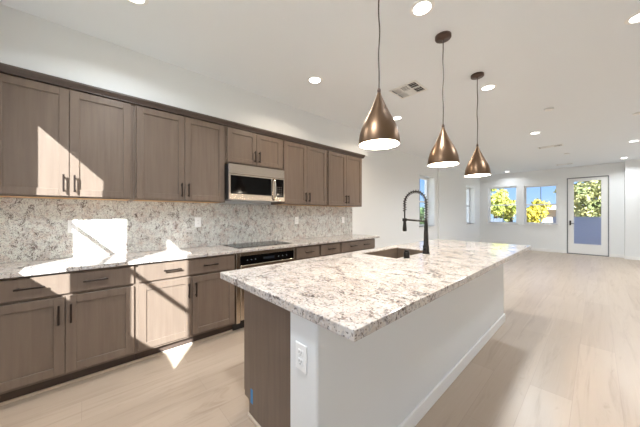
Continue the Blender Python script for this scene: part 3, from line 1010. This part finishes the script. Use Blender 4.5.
# ---------------------------------------------------------------- outside
b = B(); box(b, -40, 40, 12.6, 60, -0.5, -0.4); box(b, -40, -3.9, -25, 12.6, -0.5, -0.4); box(b, -3.9, 40, -25, -0.95, -0.2, -0.1)
struct('ground', b, M['ground'], label='dry ground outside the windows', cat='ground')

b = B(); box(b, -1.15, 1.2, 12.01, 13.15, -0.15, -0.02)
struct('trim_balcony', b, M['rail'], label='balcony deck outside the glazed door', cat='balcony')
r = thing('balcony_parapet', 'blue-grey solid balcony wall seen through the lower door glass', 'balcony wall', (0, 13.2, -0.15))
b = B(); box(b, -1.15, 1.2, 13.15, 13.27, -0.45, 1.17)
obj('parapet_wall', b, M['parapet'], r)
b = B(); box(b, -1.15, 1.2, 13.13, 13.29, 1.17, 1.20, 0.004)
obj('parapet_cap', b, M['rail'], r)

def tree(name, x, y, hc, rad, mtl, label, n=1500, leaf=0.16, z_base=-0.4, sq=1.0, seed=0, group=None):
    rnd = random.Random(seed)
    r = thing(name, label, 'tree', (x, y, z_base), group)
    b = B()
    tube(b, [(x, y, z_base), (x + 0.05, y, hc * 0.5), (x, y + 0.05, hc + 0.2)], [0.16, 0.11, 0.05], 8)
    for k in range(6):
        a = 2 * PI * k / 6 + rnd.random()
        q = Vector((x + math.cos(a) * rad * 0.6, y + math.sin(a) * rad * 0.6, hc + rnd.uniform(-0.2, 0.6) * rad))
        tube(b, [(x, y, hc * (0.45 + 0.06 * k)), (x + (q.x - x) * 0.5, y + (q.y - y) * 0.5, (hc * 0.6 + q.z) / 2), q], [0.06, 0.04, 0.015], 6)
    obj('trunk', b, M['bark'], r)
    b = B()
    lobes = []
    for k in range(16):
        v = Vector((rnd.gauss(0, 1), rnd.gauss(0, 1), rnd.gauss(0, 1))).normalized() * rad * rnd.uniform(0.35, 0.75)
        v.z *= sq
        lobes.append((Vector((x, y, hc)) + v, rad * rnd.uniform(0.28, 0.45)))
    for k in range(n):
        c, lr = rnd.choice(lobes)
        v = Vector((rnd.gauss(0, 1), rnd.gauss(0, 1), rnd.gauss(0, 1))).normalized() * lr * (rnd.random() ** 0.4)
        p = c + v
        nrm = (v.normalized() * 0.7 + Vector((rnd.uniform(-1, 1), rnd.uniform(-1, 1), rnd.uniform(-0.4, 1)))).normalized()
        t1 = nrm.cross(Vector((rnd.uniform(-1, 1), rnd.uniform(-1, 1), rnd.uniform(-1, 1)))).normalized()
        t2 = nrm.cross(t1)
        s_ = leaf * rnd.uniform(0.6, 1.3)
        b.faces.new([b.verts.new(p + t1 * s_), b.verts.new(p + t2 * s_ * 0.5), b.verts.new(p - t1 * s_), b.verts.new(p - t2 * s_ * 0.5)])
    obj('foliage', b, mtl, r)

TG = 'trees outside the end wall'
tree('leafy_tree', -4.6, 20.0, 2.25, 1.1, M['leafyel'], 'loose yellow-green tree filling the left of the two end-wall windows', 2600, 0.10, seed=1, group=TG)
tree('leafy_tree', -4.25, 22.6, 1.75, 1.1, M['leafyel'], 'lower yellow tree at the right side of the left end-wall window', 2000, 0.11, seed=2, group=TG)
tree('leafy_tree', -2.55, 19.2, 1.45, 0.9, M['leafgold'], 'golden-yellow tree in the end-wall window beside the door', 2800, 0.085, seed=3, group=TG)
tree('leafy_tree', -1.72, 17.6, 0.55, 0.36, M['leafgold'], 'small golden shrub-like tree in front of the pale house', 900, 0.06, seed=8, group=TG)
tree('leafy_tree', -0.45, 20.5, 2.2, 1.55, M['leafoliv'], 'big olive-green tree filling the upper glass of the door', 5200, 0.10, seed=4, group=TG)
tree('leafy_tree', -7.45, 15.6, 0.9, 0.95, M['leafgreen'], 'green tree beyond the window behind the faucet', 1500, 0.11, seed=5)
tree('leafy_tree', -7.7, 23.8, 1.9, 1.2, M['leafgreen'], 'green tree beyond the narrow-looking left-wall window', 1700, 0.12, seed=6)

r = thing('neighbour_house', 'pale stucco house with a low roof outside the window beside the door', 'house', (-2.0, 27, -0.4))
b = B(); box(b, -2.75, 4.5, 25, 31, -0.4, 1.62)
obj('house_wall', b, M['stucco'], r)
b = B()
pts = [(-3.1, 24.5, 1.6), (5.0, 24.5, 1.6), (5.0, 31.5, 1.6), (-3.1, 31.5, 1.6)]
lo = [b.verts.new(p) for p in pts]; mid = [b.verts.new((p[0], p[1], 1.72)) for p in pts]
r0, r1 = b.verts.new((0.4, 28, 2.5)), b.verts.new((1.8, 28, 2.5))
b.faces.new(lo)
for k in range(4):
    j = (k + 1) % 4
    b.faces.new((lo[k], lo[j], mid[j], mid[k]))
b.faces.new((mid[0], mid[1], r1, r0)); b.faces.new((mid[2], mid[3], r0, r1)); b.faces.new((mid[1], mid[2], r1)); b.faces.new((mid[3], mid[0], r0))
bmesh.ops.recalc_face_normals(b, faces=b.faces[:])
obj('roof', b, M['roof'], r)
b = B()
box(b, -2.0, -1.6, 24.97, 25.03, 0.4, 1.5)
obj('house_window', b, M['darkplast'], r)

r = thing('sun_blocker_wall', 'added tall unseen wall behind the camera, blocking sun from the added slider', 'sun blocker', (5.1, -3.55, -0.1))  # added slab that shades the slider while leaving both back windows sunlit
b = B(); box(b, 3.95, 6.3, -3.7, -3.4, -0.1, 5.7, 0.01)
obj('blocker_panel', b, M['stucco'], r)
b = B(); box(b, 3.93, 6.32, -3.72, -3.38, 5.7, 5.75, 0.005)
obj('coping', b, M['rail'], r)

r = thing('sun_bounce_block', 'added pale house-shaped block out of view, bouncing sun onto the left window jambs', 'house', (-11.5, 4.5, -0.4))  # unseen volume, added so its sunlit face brightens the left window jambs
b = B(); box(b, -14, -9, 0.0, 9.5, -0.4, 5.5)
obj('house_wall', b, M['stucco_white'], r)
b = B(); box(b, -14.3, -8.8, -0.3, 9.8, 5.5, 5.75)
obj('roof', b, M['roof'], r)

r = thing('garden_fence', 'blue-grey board fence low in the left end-wall window', 'fence', (-4.5, 17.4, -0.4))
b = B()
for k in range(12):
    box(b, -5.4 + k * 0.15, -5.4 + k * 0.15 + 0.14, 17.4, 17.43, -0.4, 1.05)
obj('fence_boards', b, M['fence'], r)
b = B()
for z_ in (0.1, 0.8): box(b, -5.4, -3.61, 17.43, 17.48, z_, z_ + 0.09)
obj('fence_rail', b, M['fence'], r)
